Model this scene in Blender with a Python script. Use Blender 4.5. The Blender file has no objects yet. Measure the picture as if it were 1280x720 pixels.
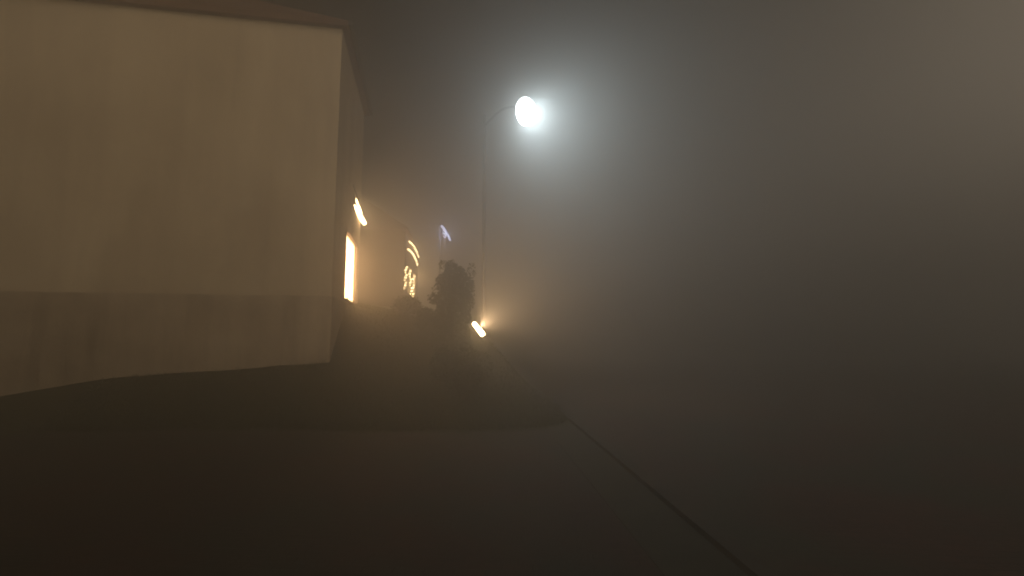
import bpy, bmesh, math, random
from mathutils import Vector, Matrix, noise
R = math.radians
rnd = random.Random(7)
S = bpy.context.scene
COL = S.collection

# ------------------------------------------------------------------ camera
F = 623.5                                   # focal length in photo pixels
EYE = Vector((0, 0, 1.6)); PITCH = math.atan(70 / F)
cam = bpy.data.cameras.new('camera'); co = bpy.data.objects.new('camera', cam); COL.objects.link(co)
cam.sensor_width = 36; cam.lens = 36 * F / 1280; cam.clip_start = .05; cam.clip_end = 600
co.location = EYE; co.rotation_euler = (math.pi / 2 + PITCH, 0, 0)
cam.dof.use_dof = True; cam.dof.focus_distance = 3.5; cam.dof.aperture_fstop = 1.5
S.camera = co

def at(px, py, Y):                          # position from an image pixel: camera sight line -> the point at distance Y
    u = (px - 640) / F; v = (360 - py) / F
    d = Vector((u, math.cos(PITCH) - v * math.sin(PITCH), math.sin(PITCH) + v * math.cos(PITCH)))
    return EYE + d * (Y / d.y)

# ------------------------------------------------------------------ materials
def mat(name, col, rough=.8, var=None, scale=4., bump=0., bscale=60., metal=0., spec=.3):
    m = bpy.data.materials.new(name); m.use_nodes = True
    n, l = m.node_tree.nodes, m.node_tree.links
    b = n['Principled BSDF']; b.inputs['Roughness'].default_value = rough; b.inputs['Metallic'].default_value = metal
    b.inputs['Specular IOR Level'].default_value = spec
    b.inputs['Base Color'].default_value = (*col, 1)
    tc = n.new('ShaderNodeTexCoord')
    if var:
        nt = n.new('ShaderNodeTexNoise'); nt.inputs['Scale'].default_value = scale; nt.inputs['Detail'].default_value = 6
        nt.inputs['Roughness'].default_value = .62
        l.new(tc.outputs['Object'], nt.inputs['Vector'])
        cr = n.new('ShaderNodeValToRGB'); cr.color_ramp.elements[0].position = .3; cr.color_ramp.elements[1].position = .7
        cr.color_ramp.elements[0].color = (*col, 1); cr.color_ramp.elements[1].color = (*var, 1)
        l.new(nt.outputs['Fac'], cr.inputs['Fac']); l.new(cr.outputs['Color'], b.inputs['Base Color'])
    if bump:
        nb = n.new('ShaderNodeTexNoise'); nb.inputs['Scale'].default_value = bscale; nb.inputs['Detail'].default_value = 4
        l.new(tc.outputs['Object'], nb.inputs['Vector'])
        bp = n.new('ShaderNodeBump'); bp.inputs['Strength'].default_value = bump; bp.inputs['Distance'].default_value = .02
        l.new(nb.outputs['Fac'], bp.inputs['Height']); l.new(bp.outputs['Normal'], b.inputs['Normal'])
    return m

def emit(name, col, s):
    m = bpy.data.materials.new(name); m.use_nodes = True
    n, l = m.node_tree.nodes, m.node_tree.links
    n.clear(); e = n.new('ShaderNodeEmission'); o = n.new('ShaderNodeOutputMaterial')
    e.inputs['Color'].default_value = (*col, 1); e.inputs['Strength'].default_value = s
    l.new(e.outputs[0], o.inputs['Surface']); return m

M = {}
M['plaster'] = mat('plaster', (.68, .57, .43), .9, (.76, .65, .50), .9, .35, 45)
def weather(m, amt, sc, seed):              # rain streaks and damp blotches worked into a wall finish
    n, l = m.node_tree.nodes, m.node_tree.links; b = n['Principled BSDF']; src = b.inputs['Base Color'].links[0].from_socket
    tc = n.new('ShaderNodeTexCoord'); out = src
    for k, (sx, sz) in enumerate(((1.6, .16), (.45, .4))):
        mp = n.new('ShaderNodeMapping'); mp.inputs['Scale'].default_value = (sx * sc, sx * sc, sz * sc); mp.inputs['Location'].default_value = (seed + k * 3, 0, 0)
        nz = n.new('ShaderNodeTexNoise'); nz.inputs['Scale'].default_value = 1; nz.inputs['Detail'].default_value = 7; nz.inputs['Roughness'].default_value = .65
        l.new(tc.outputs['Object'], mp.inputs['Vector']); l.new(mp.outputs[0], nz.inputs['Vector'])
        cr = n.new('ShaderNodeValToRGB'); cr.color_ramp.elements[0].position = .36; cr.color_ramp.elements[1].position = .58
        cr.color_ramp.elements[0].color = (1 - amt, 1 - amt * 1.05, 1 - amt * 1.1, 1); cr.color_ramp.elements[1].color = (1, 1, 1, 1); l.new(nz.outputs['Fac'], cr.inputs['Fac'])
        mx = n.new('ShaderNodeMix'); mx.data_type = 'RGBA'; mx.blend_type = 'MULTIPLY'; mx.inputs['Factor'].default_value = 1
        l.new(out, mx.inputs['A']); l.new(cr.outputs['Color'], mx.inputs['B']); out = mx.outputs['Result']
    l.new(out, b.inputs['Base Color'])
weather(M['plaster'], .2, 1.0, 0)
M['plinth'] = mat('plinth', (.52, .43, .33), .9, (.60, .50, .39), 3, .5, 30)
weather(M['plinth'], .3, 1.3, 5)
M['tile'] = mat('roof_tile', (.10, .05, .035), .8, (.16, .08, .055), 5, .4, 12)
M['wood'] = mat('dark_wood', (.07, .04, .022), .6, (.11, .065, .035), 8, .2, 40)
M['grass'] = mat('grass', (.018, .024, .007), .95, (.036, .040, .012), 2.2, .6, 25)
M['blade'] = mat('grass_blade', (.022, .034, .009), .8, (.05, .056, .018), 1.7)
M['leaf'] = mat('leaf', (.030, .042, .016), .75, (.055, .070, .026), 5)
M['leaf2'] = mat('leaf_dark', (.018, .03, .012), .75, (.04, .052, .02), 5)
M['bark'] = mat('bark', (.06, .045, .03), .9, (.10, .075, .05), 12, .6, 30)
M['steel'] = mat('painted_steel', (.05, .052, .055), .5, (.07, .07, .072), 6, .1, 50, .3)
M['alu'] = mat('grey_housing', (.22, .23, .25), .45, (.28, .29, .3), 6, 0, 1, .6)
M['kerb'] = mat('kerb_stone', (.032, .030, .027), .9, (.075, .07, .06), 2.2, .5, 40)
M['concrete'] = mat('gutter_concrete', (.032, .034, .028), .9, (.055, .055, .045), 2.5, .4, 40)
M['slab'] = mat('pale_concrete', (.13, .115, .09), .9, (.19, .165, .13), 2.2, .3, 40)
M['shutter'] = mat('painted_shutter', (.36, .28, .20), .6, (.44, .36, .27), 3, .15, 40)
M['soil'] = mat('soil', (.05, .045, .03), .95, (.075, .065, .045), 1.2, .5, 20)
M['white_lens'] = emit('floodlight_lens', (.88, .98, 1.0), 20)
M['blue_lens'] = emit('bluish_streak', (.62, .68, 1.0), 7)  # motion smear of the far bluish lamp
M['warm_lens'] = emit('warm_lens', (1.0, .66, .30), 60)
M['door_light'] = emit('lit_doorway', (1.0, .56, .24), 28)
M['streak_light'] = emit('warm_light_streak', (1.0, .66, .32), 48)  # motion smear of the house lights, given its own glow
M['far_streak'] = emit('far_warm_streak', (1.0, .70, .34), 30)  # motion smear of the cottage lights
M['far_pane'] = emit('lit_pane', (1.0, .66, .26), 2.2)
M['bulb'] = emit('fairy_bulb', (1.0, .70, .32), 30)

def brick_mat(g=1):
    m = bpy.data.materials.new('brick_paving'); m.use_nodes = True
    n, l = m.node_tree.nodes, m.node_tree.links; b = n['Principled BSDF']
    b.inputs['Roughness'].default_value = .75; b.inputs['Specular IOR Level'].default_value = .25
    tc = n.new('ShaderNodeTexCoord')
    br = n.new('ShaderNodeTexBrick'); br.inputs['Scale'].default_value = 1.0
    br.inputs['Brick Width'].default_value = .22; br.inputs['Row Height'].default_value = .11
    br.inputs['Mortar Size'].default_value = .007; br.inputs['Mortar Smooth'].default_value = .4
    br.inputs['Color1'].default_value = (g * .075, g * .040, g * .030, 1); br.inputs['Color2'].default_value = (g * .05, g * .032, g * .025, 1)
    br.inputs['Mortar'].default_value = (.03, .028, .022, 1)
    rot = n.new('ShaderNodeMapping'); rot.inputs['Rotation'].default_value = (0, 0, R(4))
    l.new(tc.outputs['Object'], rot.inputs['Vector']); l.new(rot.outputs[0], br.inputs['Vector'])
    nz = n.new('ShaderNodeTexNoise'); nz.inputs['Scale'].default_value = .75; nz.inputs['Detail'].default_value = 5
    l.new(tc.outputs['Object'], nz.inputs['Vector'])
    cr = n.new('ShaderNodeValToRGB'); cr.color_ramp.elements[0].position = .42; cr.color_ramp.elements[1].position = .62
    l.new(nz.outputs['Fac'], cr.inputs['Fac'])
    mx = n.new('ShaderNodeMix'); mx.data_type = 'RGBA'; mx.inputs['B'].default_value = (g * .045, g * .046, g * .034, 1)
    l.new(cr.outputs['Color'], mx.inputs['Factor']); l.new(br.outputs['Color'], mx.inputs['A'])
    l.new(mx.outputs['Result'], b.inputs['Base Color'])
    bp = n.new('ShaderNodeBump'); bp.inputs['Strength'].default_value = .7; bp.inputs['Distance'].default_value = .01
    inv = n.new('ShaderNodeMath'); inv.operation = 'SUBTRACT'; inv.inputs[0].default_value = 1
    l.new(br.outputs['Fac'], inv.inputs[1]); l.new(inv.outputs[0], bp.inputs['Height']); l.new(bp.outputs['Normal'], b.inputs['Normal'])
    return m
M['brick'] = brick_mat(.65); M['brick2'] = brick_mat(1.0)

# ------------------------------------------------------------------ helpers
def tag(o, label=None, cat=None, group=None, kind=None):
    if label: o['label'] = label
    if cat: o['category'] = cat
    if group: o['group'] = group
    if kind: o['kind'] = kind
    return o
def empty(name, loc, rz=0):
    o = bpy.data.objects.new(name, None); COL.objects.link(o); o.location = loc; o.rotation_euler.z = rz
    o.empty_display_size = .3; return o
def obj(name, bm, m, parent=None, smooth=False):
    me = bpy.data.meshes.new(name); bmesh.ops.recalc_face_normals(bm, faces=bm.faces); bm.to_mesh(me); bm.free()
    me.materials.append(m)
    if smooth: me.polygons.foreach_set('use_smooth', [True] * len(me.polygons))
    o = bpy.data.objects.new(name, me); COL.objects.link(o)
    if parent: o.parent = parent
    return o
def box(bm, x0, x1, y0, y1, z0, z1, bev=0):
    g = bmesh.ops.create_cube(bm, size=1)
    for v in g['verts']:
        v.co = Vector(((x0 + x1) / 2 + v.co.x * (x1 - x0), (y0 + y1) / 2 + v.co.y * (y1 - y0), (z0 + z1) / 2 + v.co.z * (z1 - z0)))
    if bev:
        es = {e for v in g['verts'] for e in v.link_edges}
        bmesh.ops.bevel(bm, geom=list(es), offset=bev, segments=2, affect='EDGES')
    return bm
def tube(bm, pts, rs, seg=12):
    pts = [Vector(p) for p in pts]
    if not hasattr(rs, '__len__'): rs = [rs] * len(pts)
    rings = []
    for i, p in enumerate(pts):
        t = (pts[min(i + 1, len(pts) - 1)] - pts[max(i - 1, 0)]).normalized()
        a = t.cross(Vector((0, 0, 1)) if abs(t.z) < .9 else Vector((1, 0, 0))).normalized(); b = t.cross(a)
        rings.append([bm.verts.new(p + (a * math.cos(k * 2 * math.pi / seg) + b * math.sin(k * 2 * math.pi / seg)) * rs[i]) for k in range(seg)])
    for r0, r1 in zip(rings, rings[1:]):
        for k in range(seg): bm.faces.new((r0[k], r0[(k + 1) % seg], r1[(k + 1) % seg], r1[k]))
    bm.faces.new(rings[0]); bm.faces.new(rings[-1][::-1]); return bm
def lamp(name, kind, loc, energy, col, parent=None, size=.1, **kw):
    L = bpy.data.lights.new(name, kind); L.energy = energy; L.color = col
    if kind == 'AREA': L.size = size
    else: L.shadow_soft_size = size
    for k, v in kw.items(): setattr(L, k, v)
    o = bpy.data.objects.new(name, L); COL.objects.link(o); o.location = loc
    if parent: o.parent = parent
    return o
def aim(o, d): o.rotation_euler = Vector(d).to_track_quat('-Z', 'Y').to_euler()

# ------------------------------------------------------------------ ground
def ss(t): t = max(0, min(1, t)); return t * t * (3 - 2 * t)
def bank(x, y):
    f0 = 9.35 + .12 * math.sin(x * .9) + (.5 * max(0, -x - 4)) * 0
    foot = 1.62 - .064 * (y - 9.4)
    H = 1.62 + .23 * max(-6, min(5.4, -x)) + .045 * max(0, min(30, y - 14))
    h = H * ss((y - f0) / 5.2 * .93 + .02) * ss((foot - x) / 2.5)
    return h + (.05 * noise.noise(Vector((x * .7, y * .7, 3))) * min(1, h * 2) if h > .01 else 0)
bm = bmesh.new(); box(bm, -60, 60, -20, 100, -.6, -.02); tag(obj('ground', bm, M['soil']), kind='structure')
bm = bmesh.new(); bmesh.ops.create_grid(bm, x_segments=1, y_segments=1, size=1)
for v in bm.verts: v.co = Vector((v.co.x * 9, 41 + v.co.y * 49, 0))
tag(obj('road', bm, M['brick']), kind='structure')
bm = bmesh.new()
xs = [1.75 - i * .16 for i in range(134)]; ys = [9.15 + j * .17 for j in range(150)]
gv = [[bm.verts.new((x, y, bank(x, y) - .03 if bank(x, y) < .004 else bank(x, y) + .004)) for x in xs] for y in ys]
for j in range(len(ys) - 1):
    for i in range(len(xs) - 1): bm.faces.new((gv[j][i], gv[j][i + 1], gv[j + 1][i + 1], gv[j + 1][i]))
tag(obj('grass_bank', bm, M['grass'], smooth=True), kind='structure')

# concrete gutter, kerb and footpath running beside the road on the right
rdir = Vector((-.064, 1, 0)).normalized(); rn = Vector((rdir.y, -rdir.x, 0))
def strip(name, o0, o1, z, m, a=-8, b=80, th=None):
    bm = bmesh.new(); base = Vector((.27, 0, 0))
    P = [base + rn * o + rdir * s for s in (a, b) for o in (o0, o1)]
    lo = -.018 if th is None else th
    vt = [bm.verts.new((p.x, p.y, z)) for p in P]; vb = [bm.verts.new((p.x, p.y, lo)) for p in P]
    for q in ((0, 1, 3, 2),): bm.faces.new([vt[i] for i in q]); bm.faces.new([vb[i] for i in q][::-1])
    for i, j in ((0, 1), (1, 3), (3, 2), (2, 0)): bm.faces.new((vt[i], vt[j], vb[j], vb[i]))
    return tag(obj(name, bm, m), kind='structure')
strip('gutter', 1.02, 1.60, .006, M['concrete'])
strip('kerb', 1.60, 1.76, .06, M['kerb'])
strip('footpath', 1.762, 16, .052, M['brick2'])
strip('lawn', 16.004, 40, .046, M['grass'])

bm = bmesh.new()
def tuft(x, y, z, h):
    for _ in range(3):
        a = rnd.uniform(0, 6.28); w = rnd.uniform(.004, .009); l = rnd.uniform(.3, .9) * h
        dx, dy = math.cos(a), math.sin(a); px, py = x + rnd.uniform(-.03, .03), y + rnd.uniform(-.03, .03)
        v = [bm.verts.new((px - dy * w, py + dx * w, z - .01)), bm.verts.new((px + dy * w, py - dx * w, z - .01)),
             bm.verts.new((px + dx * l * .25 + dy * w * .6, py + dy * l * .25 - dx * w * .6, z + l * .7)), bm.verts.new((px + dx * l * .6, py + dy * l * .6, z + l))]
        bm.faces.new((v[0], v[1], v[2])); bm.faces.new((v[0], v[2], v[3]))
n = 0
while n < 20000:
    x = rnd.uniform(-9, 1.5); y = 9.2 + 8 * rnd.random() ** 1.6; h = bank(x, y)
    if h < .012: continue
    tuft(x, y, h, rnd.choice((.05, .07, .07, .11))); n += 1
tag(obj('grass', bm, M['blade']), 'short dark grass covering the sloping bank', 'grass', kind='stuff')

# ------------------------------------------------------------------ house on the left
ax = math.atan((640 - 530) / F)             # wall runs towards the point 530 on the horizon
HX, HY = -math.sin(ax), math.cos(ax)
def hw(d, s): return Vector((HX * s - HY * d, HY * s + HX * d, 0))   # d metres left of the sight line, s metres along it
house = empty('house', hw(2.2, 10), ax)     # local +y runs along the wall, local -x into the house
tag(house, 'beige plastered house with glowing doorway under slanted streaks of smeared light, nearest on the left', 'house')
def hl(s): return s - 10
EAVE = 9.6; S0, S1 = 12.5, 17.3
D0, D1, DZ0, DZ1 = 14.5, 16.7, 2.88, 4.75   # lit doorway
bm = bmesh.new()
box(bm, -8, 0, hl(S0), hl(D0), 2.74, EAVE); box(bm, -8, 0, hl(D1), hl(S1), 2.74, EAVE)
box(bm, -8, 0, hl(D0), hl(D1), 2.74, DZ0 - .08); box(bm, -8, 0, hl(D0), hl(D1), DZ1 + .08, EAVE); box(bm, -8, -1.2, hl(D0), hl(D1), DZ0 - .08, DZ1 + .08)
wall = obj('wall', bm, M['plaster'], house)
bm = bmesh.new(); box(bm, -8.02, .022, hl(S0) - .02, hl(S1) + .02, .5, 2.74, .006); obj('plinth', bm, M['plinth'], house)
bm = bmesh.new()                            # hipped roof
ov = .16; z0 = EAVE + .002; y0, y1 = hl(S0) - ov, hl(S1) + ov
A = [(-8 - ov, y0, z0), (ov, y0, z0), (ov, y1, z0), (-8 - ov, y1, z0)]
B = [(x, y, z0 + .14) for x, y, _ in A]; T = [(-4, y0 + 2.1, z0 + 2.0), (-4, y1 - 2.1, z0 + 2.0)]
a = [bm.verts.new(p) for p in A]; b = [bm.verts.new(p) for p in B]; t = [bm.verts.new(p) for p in T]
bm.faces.new(a[::-1])
for i in range(4): bm.faces.new((a[i], a[(i + 1) % 4], b[(i + 1) % 4], b[i]))
bm.faces.new((b[0], b[1], t[0])); bm.faces.new((b[1], b[2], t[1], t[0])); bm.faces.new((b[2], b[3], t[1])); bm.faces.new((b[3], b[0], t[0], t[1]))
roof = obj('roof', bm, M['tile'], house)
bm = bmesh.new(); tube(bm, [(ov + .07, y0, z0 + .08), (ov + .07, y1, z0 + .08)], .06, 10); obj('gutter', bm, M['steel'], roof)
bm = bmesh.new()                            # door frame
for q in ((D0, D0 + .09), (D1 - .09, D1), ((D0 + D1) / 2 - .02, (D0 + D1) / 2 + .02)):
    box(bm, -.14, -.06, hl(q[0]), hl(q[1]), DZ0, DZ1, .006)
box(bm, -.14, .033, hl(D0), hl(D1), DZ1, DZ1 + .08, .006); box(bm, -.14, .06, hl(D0), hl(D1), DZ0 - .08, DZ0, .006)
frame = obj('door_frame', bm, M['wood'], house)
for q0, q1 in ((D0 + .092, (D0 + D1) / 2 - .022), ((D0 + D1) / 2 + .022, D1 - .092)):
    bm = bmesh.new(); box(bm, -.10, -.07, hl(q0), hl(q1), DZ0 + .004, DZ1 - .004); obj('door', bm, M['door_light'], house)
# slanted light streaks above the doorway: motion-smeared lights shaped as glowing tubes
def hloc(p): return house_inv @ Vector(p)
house_m = Matrix.Translation(house.location) @ Matrix.Rotation(ax, 4, 'Z'); house_inv = house_m.inverted()
def streak_between(name, p0, p1, r, m, parent, bow=0, inv=None):
    pts = []
    for i in range(9):
        k = i / 8; p = Vector(p0).lerp(Vector(p1), k); p.z += bow * 4 * k * (1 - k)
        pts.append(inv @ p if inv else p)
    bm = bmesh.new(); tube(bm, pts, r, 10); return obj(name, bm, m, parent, True)
A0, A1 = house_inv @ at(436, 236, 14.7), house_inv @ at(450.5, 266, 16.3)
B0, B1 = house_inv @ at(436, 252, 14.7), house_inv @ at(455.5, 279, 16.8)
bm = bmesh.new(); ps = []                    # sloping canopy board that the two streaks run under and along
for p in (A0, A1 + (A1 - A0) * .06):
    for x, dz in ((-.05, .12), (max(p.x, .1) - .06, .07)):
        for t_ in (0, .05): ps.append(bm.verts.new((x, p.y, p.z + dz + t_)))
for q in ((0, 1, 3, 2), (4, 6, 7, 5), (0, 4, 5, 1), (2, 3, 7, 6), (0, 2, 6, 4), (1, 5, 7, 3)): bm.faces.new([ps[i] for i in q])
canopy = obj('canopy', bm, M['wood'], house)
streak_between('light_streak', A0, A1, .055, M['streak_light'], house, .05)
streak_between('light_streak', B0, B1, .07, M['streak_light'], house, .05)

# ------------------------------------------------------------------ cottage farther back
ax2 = math.atan((640 - 578) / F); CX, CY = -math.sin(ax2), math.cos(ax2)
d2 = 2.55
cot = empty('cottage', (CX * 24 - CY * d2, CY * 24 + CX * d2, 3.0), ax2)
tag(cot, 'distant cottage with two tall lattice windows glowing under two thin curved streaks of smeared light', 'cottage')
cm = Matrix.Translation(cot.location) @ Matrix.Rotation(ax2, 4, 'Z'); ci = cm.inverted()
def cl(s): return s - 24
bm = bmesh.new(); box(bm, -5, 0, cl(22), cl(28.5), -1.2, 3.6); obj('wall', bm, M['wood'], cot)
bm = bmesh.new(); zz = 3.603
A = [(-5.1, cl(21.9), zz), (.1, cl(21.9), zz), (.1, cl(28.6), zz), (-5.1, cl(28.6), zz)]
a = [bm.verts.new(p) for p in A]; b = [bm.verts.new((p[0], p[1], zz + .12)) for p in A]; t = [bm.verts.new((-2.5, cl(21.9), zz + 1.8)), bm.verts.new((-2.5, cl(28.6), zz + 1.8))]
bm.faces.new(a[::-1])
for i in range(4): bm.faces.new((a[i], a[(i + 1) % 4], b[(i + 1) % 4], b[i]))
bm.faces.new((b[0], b[1], t[0])); bm.faces.new((b[1], b[2], t[1], t[0])); bm.faces.new((b[2], b[3], t[1])); bm.faces.new((b[3], b[0], t[0], t[1]))
obj('roof', bm, M['tile'], cot)
streak_between('light_streak', at(511.5, 302, 22.6), at(523.5, 322, 27.6), .024, M['far_streak'], cot, .16, ci)  # cottage lights smeared by motion, shaped as two curved glowing tubes
streak_between('light_streak', at(510, 311.5, 22.6), at(522, 331, 27.6), .028, M['far_streak'], cot, .16, ci)
for s0, s1, z0, z1 in ((23.1, 24.5, .96, 2.2), (25.5, 27.2, .84, 2.26)):
    bm = bmesh.new()
    box(bm, .002, .024, cl(s0) - .07, cl(s0), z0 - .07, z1 + .07); box(bm, .002, .024, cl(s1), cl(s1) + .07, z0 - .07, z1 + .07)
    box(bm, .002, .022, cl(s0), cl(s1), z1, z1 + .07); box(bm, .002, .03, cl(s0), cl(s1), z0 - .07, z0)
    w = obj('window', bm, M['wood'], cot)
    bm = bmesh.new(); box(bm, .004, .016, cl(s0), cl(s1), z0, z1); obj('pane', bm, M['far_pane'], w)
    bm = bmesh.new(); W = s1 - s0; Hh = z1 - z0; k = .30
    for i in range(-12, 13):                # leaded diamond lattice, clipped to the opening
        for sg in (1, -1):
            pts = []
            for q in (0, 1):
                pass
            c = i * k + (0 if sg > 0 else Hh)
            u0, u1 = c, c + sg * Hh         # at z0 and at z1
            t0, t1 = 0., 1.
            lo, hi = 0, W
            du = u1 - u0
            ta, tb = (lo - u0) / du, (hi - u0) / du
            t0, t1 = max(0, min(ta, tb)), min(1, max(ta, tb))
            if t1 - t0 < .03: continue
            p = [(.019 + .004 * (sg > 0), cl(s0) + u0 + du * tt, z0 + Hh * tt) for tt in (t0, t1)]
            tube(bm, p, .017, 6)
    for v in bm.verts: v.co.x = .0185 + (v.co.x - .021) * .08
    obj('lattice', bm, M['wood'], w)
# curtain of fairy lights hanging from the cottage eave, down its corner and in front of the windows
sp = at(508, 331, 21.4); sl = empty('string_lights', (sp.x, sp.y, sp.z))
tag(sl, 'hanging curtain of tiny warm fairy bulbs in front of the lattice windows', 'string lights')
for px0, py0, px1, py1, nb in ((508, 331, 506, 360, 9), (512, 335, 514.5, 371, 10), (517.5, 342, 515.5, 378, 10)):
    pts = [at(px0 + (px1 - px0) * k / nb + .8 * math.sin(k * 1.9), py0 + (py1 - py0) * k / nb, 21.4) - sp for k in range(nb + 1)]
    bm = bmesh.new(); tube(bm, pts, .006, 6); obj('cable', bm, M['steel'], sl)
    for i, p in enumerate(pts[1:], 1):
        bm = bmesh.new(); bmesh.ops.create_uvsphere(bm, u_segments=8, v_segments=6, radius=.023 + .005 * (i % 3))
        for v in bm.verts: v.co = Vector((v.co.x * 1.4 + p.x, v.co.y + p.y, v.co.z + p.z))
        obj('bulb', bm, M['bulb'], sl, True)
bm = bmesh.new(); q0 = ci @ sp; c0 = cm @ Vector((.1, cl(21.95), 2.4)); tube(bm, [(0, 0, 0), Vector((0, 0, .3)), c0 - sp], .007, 6)
tube(bm, [(0, 0, .25), at(512.5, 330, 21.4) - sp, at(518, 334, 21.4) - sp, at(517.5, 342, 21.4) - sp], .007, 6); obj('hanger', bm, M['steel'], sl)
lamp('cottage_lamp', 'POINT', (.5, cl(25), 1.9), 90, (1, .62, .30), cot, .03)

# ------------------------------------------------------------------ tall floodlight on a post
HEAD = at(658, 140, 14.2); base = at(604, 430, 14.6); gz = bank(base.x, base.y)
lampt = empty('street_lamp', (base.x, base.y, gz))
tag(lampt, 'tall dark post with an arm carrying a dazzling white oval floodlight', 'street lamp')
o0 = Vector((base.x, base.y, gz))
hd = HEAD - o0
bm = bmesh.new(); tube(bm, [(0, 0, -.3), (0, 0, 0.9), (0, 0, hd.z + .1), ], [.055, .05, .04]); obj('pole', bm, M['steel'], lampt, True)
bm = bmesh.new(); box(bm, -.16, .16, -.16, .16, -.05, .04, .01); obj('base_plate', bm, M['steel'], lampt)
bm = bmesh.new()
arm = [Vector((0, 0, hd.z - .25)).lerp(Vector((hd.x, hd.y, hd.z + .12)), k / 8) + Vector((0, 0, .32 * math.sin(k / 8 * math.pi))) + Vector((0, .12, 0)) * (k / 8) for k in range(9)]
tube(bm, arm, .032, 10); obj('arm', bm, M['steel'], lampt, True)
fd = Vector((.25, -.80, -.55)).normalized()          # where the floodlight points
def disc(bm, c, d, rx, rz, t, tilt=0, seg=40, dome=0):
    x = d.cross(Vector((0, 0, 1))).normalized(); z = x.cross(d)
    x, z = x * math.cos(tilt) + z * math.sin(tilt), z * math.cos(tilt) - x * math.sin(tilt)
    rings = []
    for (f, off) in ((.86, -t), (1, -t * .6), (1, 0), (.93, .0 + dome * .35), (.6, dome * .8), (.2, dome)):
        rings.append([bm.verts.new(c + x * rx * f * math.cos(k * 2 * math.pi / seg) + z * rz * f * math.sin(k * 2 * math.pi / seg) + d * off) for k in range(seg)])
    for r0, r1 in zip(rings, rings[1:]):
        for k in range(seg): bm.faces.new((r0[k], r0[(k + 1) % seg], r1[(k + 1) % seg], r1[k]))
    bm.faces.new(rings[0]); bm.faces.new(rings[-1][::-1]); return bm
bm = disc(bmesh.new(), hd - fd * .06, fd, .345, .455, .14, R(-22), dome=.01); head = obj('lamp_head', bm, M['alu'], lampt, True)
bm = disc(bmesh.new(), hd - fd * .03, fd, .31, .42, .02, R(-22), dome=.10); obj('lens', bm, M['white_lens'], head, True)

beam = lamp('flood_beam', 'SPOT', hd + fd * .14 + Vector((-.05, 0, .05)), 1350, (.80, .95, 1.0), lampt, .10, spot_size=R(140), spot_blend=.9); aim(beam, Vector((.74, -.34, -.70)))

# ------------------------------------------------------------------ small bluish lamp far behind the tree
b0 = at(551.5, 282, 24); b1 = at(563, 300, 24)
gz = bank(b0.x, 24); bl = empty('street_lamp', (b0.x - .05, 24.1, gz))
tag(bl, 'slim far lamp whose smeared light is a short curved bluish white streak above the tree', 'street lamp')
i2 = Matrix.Translation(bl.location).inverted()
bm = bmesh.new(); tube(bm, [(0, 0, -.3), (0, 0, b0.z - gz + .03)], [.06, .035]); obj('pole', bm, M['steel'], bl, True)
streak_between('lamp_streak', b0, b1, .042, M['blue_lens'], bl, .06, i2)  # the lamp's motion smear shaped as a curved glowing tube
bm = bmesh.new(); tube(bm, [i2 @ (b0 + Vector((-.02, .08, .06))), i2 @ ((b0 + b1) / 2 + Vector((.02, .08, .12))), i2 @ (b1 + Vector((0.0, .08, .05)))], .025, 8); obj('bracket', bm, M['steel'], bl, True)
lamp('bluish_lamp', 'POINT', i2 @ ((b0 + b1) / 2 + Vector((0, -.12, -.1))), 60, (.6, .68, 1), bl, .1)

# ------------------------------------------------------------------ warm garden floodlight leaning on the crest
g0 = at(600, 422, 13.6); g0.z = bank(g0.x, g0.y)
gl = empty('garden_light', g0)
tag(gl, 'small leaning garden floodlight burning warm yellow on the crest of the bank', 'garden light')
i3 = Matrix.Translation(g0).inverted()
p0 = i3 @ at(605, 420, 13.5); p1 = i3 @ at(591, 402.5, 13.5); cdir = (p1 - p0).normalized()
bm = bmesh.new(); tube(bm, [(.03, 0, -.15), (.05, .0, .0), p0 + Vector((0, .06, -.02))], [.02, .025, .03], 8); obj('spike', bm, M['steel'], gl)
bm = bmesh.new(); box(bm, -.09, .09, -.07, .05, -.06, .02, .01)
for v in bm.verts: v.co += p0 + Vector((.02, .02, -.05))
obj('base', bm, M['alu'], gl)
side = cdir.cross(Vector((0, 1, 0))).normalized()
def slab(p0, p1, w0, w1, yf, yb):
    bm = bmesh.new(); P = []
    for y in (yf, yb):
        for p, w in ((p0, w0), (p1, w1)):
            for s in (-1, 1): P.append(bm.verts.new(p + side * s * w + Vector((0, y, 0))))
    for q in ((0, 1, 3, 2), (4, 6, 7, 5), (0, 4, 5, 1), (2, 3, 7, 6), (0, 2, 6, 4), (1, 5, 7, 3)): bm.faces.new([P[i] for i in q])
    bmesh.ops.bevel(bm, geom=bm.edges[:], offset=.02, segments=2, affect='EDGES'); return bm
hs = obj('housing', slab(p0 - cdir * .02, p1 + cdir * .02, 0.085, .07, -.02, .09), M['alu'], gl)
obj('lens', slab(p0 + cdir * .015, p1 - cdir * .015, .07, .055, -.05, -.018), M['warm_lens'], hs)
gs = lamp('garden_beam', 'SPOT', (p0 + p1) / 2 + Vector((.08, -.14, .06)), 1700, (1, .63, .32), gl, .03, spot_size=R(170), spot_blend=1); aim(gs, Vector((.62, .05, .6)))

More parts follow.
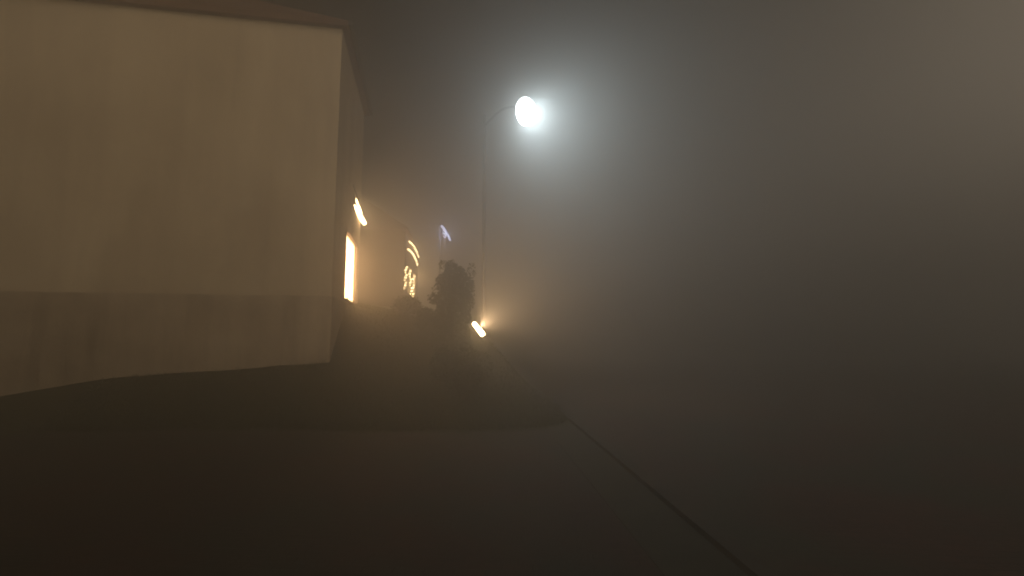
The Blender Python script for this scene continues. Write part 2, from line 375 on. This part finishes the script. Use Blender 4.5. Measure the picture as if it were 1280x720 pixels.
# ------------------------------------------------------------------ tree and shrubs
def leaves(bm, c, r, n, sz, seed, power=.5):
    q = random.Random(seed)
    for _ in range(n):
        while True:
            d = Vector((q.uniform(-1, 1), q.uniform(-1, 1), q.uniform(-1, 1)))
            if .05 < d.length < 1: break
        d = d.normalized() * d.length ** power
        p = Vector((c[0] + d.x * r[0], c[1] + d.y * r[1], c[2] + d.z * r[2]))
        a = Vector((q.gauss(0, 1), q.gauss(0, 1), q.gauss(0, .7))).normalized(); b = a.orthogonal().normalized()
        b = (b * math.cos(q.random() * 6.28) + a.cross(b) * math.sin(q.random() * 6.28)); s = sz * q.uniform(.6, 1.3)
        v = [bm.verts.new(p - a * s), bm.verts.new(p + b * s * .42), bm.verts.new(p + a * s), bm.verts.new(p - b * s * .42)]
        bm.faces.new(v)
tb = at(566, 430, 12.6); tz = bank(tb.x, tb.y); tree = empty('tree', (tb.x, tb.y, tz))
tag(tree, 'slender bushy tree standing dark against the fog beside the garden light', 'tree')
top = at(564, 326, 12.6).z - tz
limbs = [((0, 0, -.2), (.03, .02, top * .45), (.0, 0, top * .85), (.055, .04, .012))]
bm = bmesh.new()
for p, q_, r_, rr in limbs: tube(bm, [p, (.02, .01, top * .2), q_, r_], [rr[0], rr[0] * .9, rr[1], rr[2]], 9)
tips = []
for i in range(13):
    z = top * (.30 + .6 * i / 13); a = i * 2.4; ln = (.42 - .22 * abs(i / 12 - .45)) * rnd.uniform(.8, 1.15)
    e = Vector((math.cos(a) * ln, math.sin(a) * ln, z + .22)); tube(bm, [(.01, 0, z), (e.x * .5, e.y * .5, z + .1), e], [.02, .014, .006], 6); tips.append(e)
obj('trunk', bm, M['bark'], tree, True)
bm = bmesh.new()
k = top
for i, (x, z, rx, rz, n_) in enumerate(((-.05, .93, .16, .12, 260), (.04, .84, .30, .18, 700), (-.14, .76, .30, .20, 700), (.20, .72, .34, .22, 800), (.02, .62, .44, .24, 1000), (.22, .56, .32, .2, 600),
                                (-.22, .58, .28, .2, 600), (-.05, .46, .40, .24, 900), (.12, .38, .34, .2, 600), (-.16, .33, .36, .22, 700), (.05, .22, .42, .22, 900))):
    leaves(bm, (x, rnd.uniform(-.12, .12), z * k), (rx, rx, rz * k * .62), n_, .045, 20 + i)
for i, e in enumerate(tips): leaves(bm, e, (.15, .15, .13), 120, .042, 80 + i)
for i in range(16):                         # loose outer sprays and low suckers
    a = rnd.random() * 6.28; z = rnd.uniform(.08, .95) * k; q_ = (.50 - .25 * abs(z / k - .5)) * rnd.uniform(.85, 1.25)
    leaves(bm, (math.cos(a) * q_, math.sin(a) * q_, z), (.13, .13, .17), 55, .036, 200 + i, .8)
leaves(bm, (-.02, 0, .10 * k), (.55, .5, .3), 900, .045, 300, .7)
obj('crown', bm, M['leaf'], tree)
def shrub(px, py, Y, w, h, label, seed, m, n_=2600):
    c = at(px, py, Y); z = bank(c.x, c.y); r = empty('shrub', (c.x, c.y, z)); tag(r, label, 'shrub', 'shrubs on the grass bank')
    bm = bmesh.new(); q = random.Random(seed)
    for i in range(9):
        a = q.random() * 6.28; e = Vector((math.cos(a) * w * .6, math.sin(a) * w * .6, h * q.uniform(.5, .8))); tube(bm, [(0, 0, -.08), e * .5 + Vector((0, 0, .05)), e], [.018, .012, .004], 6)
    obj('stem', bm, M['bark'], r)
    bm = bmesh.new()
    for i in range(11):
        a = q.random() * 6.28; k = q.random() ** .5 * .62
        leaves(bm, (math.cos(a) * w * k, math.sin(a) * w * k, h * q.uniform(.3, .72)), (w * .44, w * .44, h * .30), n_ // 11, .038, seed * 30 + i)
    obj('foliage', bm, m, r)
shrub(578, 490, 10.9, .72, 1.2, 'rounded dark shrub on the slope directly below the garden light', 3, M['leaf2'], 5000)
shrub(503, 400, 14.6, .55, .75, 'low dark shrub on the crest below the lattice windows', 5, M['leaf'])
shrub(536, 425, 13.4, .5, .8, 'small shrub on the crest at the left foot of the slender tree', 6, M['leaf'])

# ------------------------------------------------------------------ fog
bm = bmesh.new(); box(bm, -62, 62, -22, 102, -1.7, 13.2)
hz = bpy.data.materials.new('haze'); hz.use_nodes = True
n, l = hz.node_tree.nodes, hz.node_tree.links; n.clear()
pv = n.new('ShaderNodeVolumePrincipled'); out = n.new('ShaderNodeOutputMaterial')
pv.inputs['Color'].default_value = (.84, .84, .835, 1); pv.inputs['Density'].default_value = .078; pv.inputs['Anisotropy'].default_value = .76
l.new(pv.outputs[0], out.inputs['Volume'])
tag(obj('haze', bm, hz), 'dense night fog filling the whole place', 'fog', kind='stuff')

# ------------------------------------------------------------------ night sky: faint Nishita dusk plus warm lobes added to brighten the right-hand fog and, from behind the viewer, the house wall
w = bpy.data.worlds.new('World'); S.world = w; w.use_nodes = True
n, l = w.node_tree.nodes, w.node_tree.links; bg = n['Background']
sky = n.new('ShaderNodeTexSky'); sky.sky_type = 'NISHITA'; sky.sun_disc = False; sky.sun_elevation = R(-4); sky.sun_rotation = R(120)
tc = n.new('ShaderNodeTexCoord')
def glow(d, pw, col, s):
    dp = n.new('ShaderNodeVectorMath'); dp.operation = 'DOT_PRODUCT'; dp.inputs[1].default_value = Vector(d).normalized()
    l.new(tc.outputs['Generated'], dp.inputs[0])
    mx = n.new('ShaderNodeMath'); mx.operation = 'MAXIMUM'; mx.inputs[1].default_value = 0; l.new(dp.outputs['Value'], mx.inputs[0])
    p = n.new('ShaderNodeMath'); p.operation = 'POWER'; p.inputs[1].default_value = pw; l.new(mx.outputs[0], p.inputs[0])
    v = n.new('ShaderNodeVectorMath'); v.operation = 'SCALE'; v.inputs[0].default_value = [c * s for c in col]; l.new(p.outputs[0], v.inputs['Scale'])
    return v.outputs[0]
def add(a, b):
    v = n.new('ShaderNodeVectorMath'); v.operation = 'ADD'; l.new(a, v.inputs[0]); l.new(b, v.inputs[1]); return v.outputs[0]
sc = n.new('ShaderNodeVectorMath'); sc.operation = 'SCALE'; sc.inputs['Scale'].default_value = .02; l.new(sky.outputs[0], sc.inputs[0])
tot = add(add(sc.outputs[0], glow((.93, .36, .05), 9, (1, .82, .62), 1.7)), glow((-.25, -1, .16), 6, (1, .77, .50), 5.2))  # added lobes: right-hand fog first, then the house wall from behind
l.new(tot, bg.inputs['Color']); bg.inputs['Strength'].default_value = 1.0

# ------------------------------------------------------------------ render settings
S.view_settings.view_transform = 'Standard'; S.view_settings.look = 'None'; S.view_settings.exposure = -.6; S.view_settings.gamma = 1
S.render.engine = 'CYCLES'; cy = S.cycles
cy.use_denoising = True; cy.volume_bounces = 2; cy.max_bounces = 6; cy.diffuse_bounces = 2; cy.sample_clamp_indirect = 4
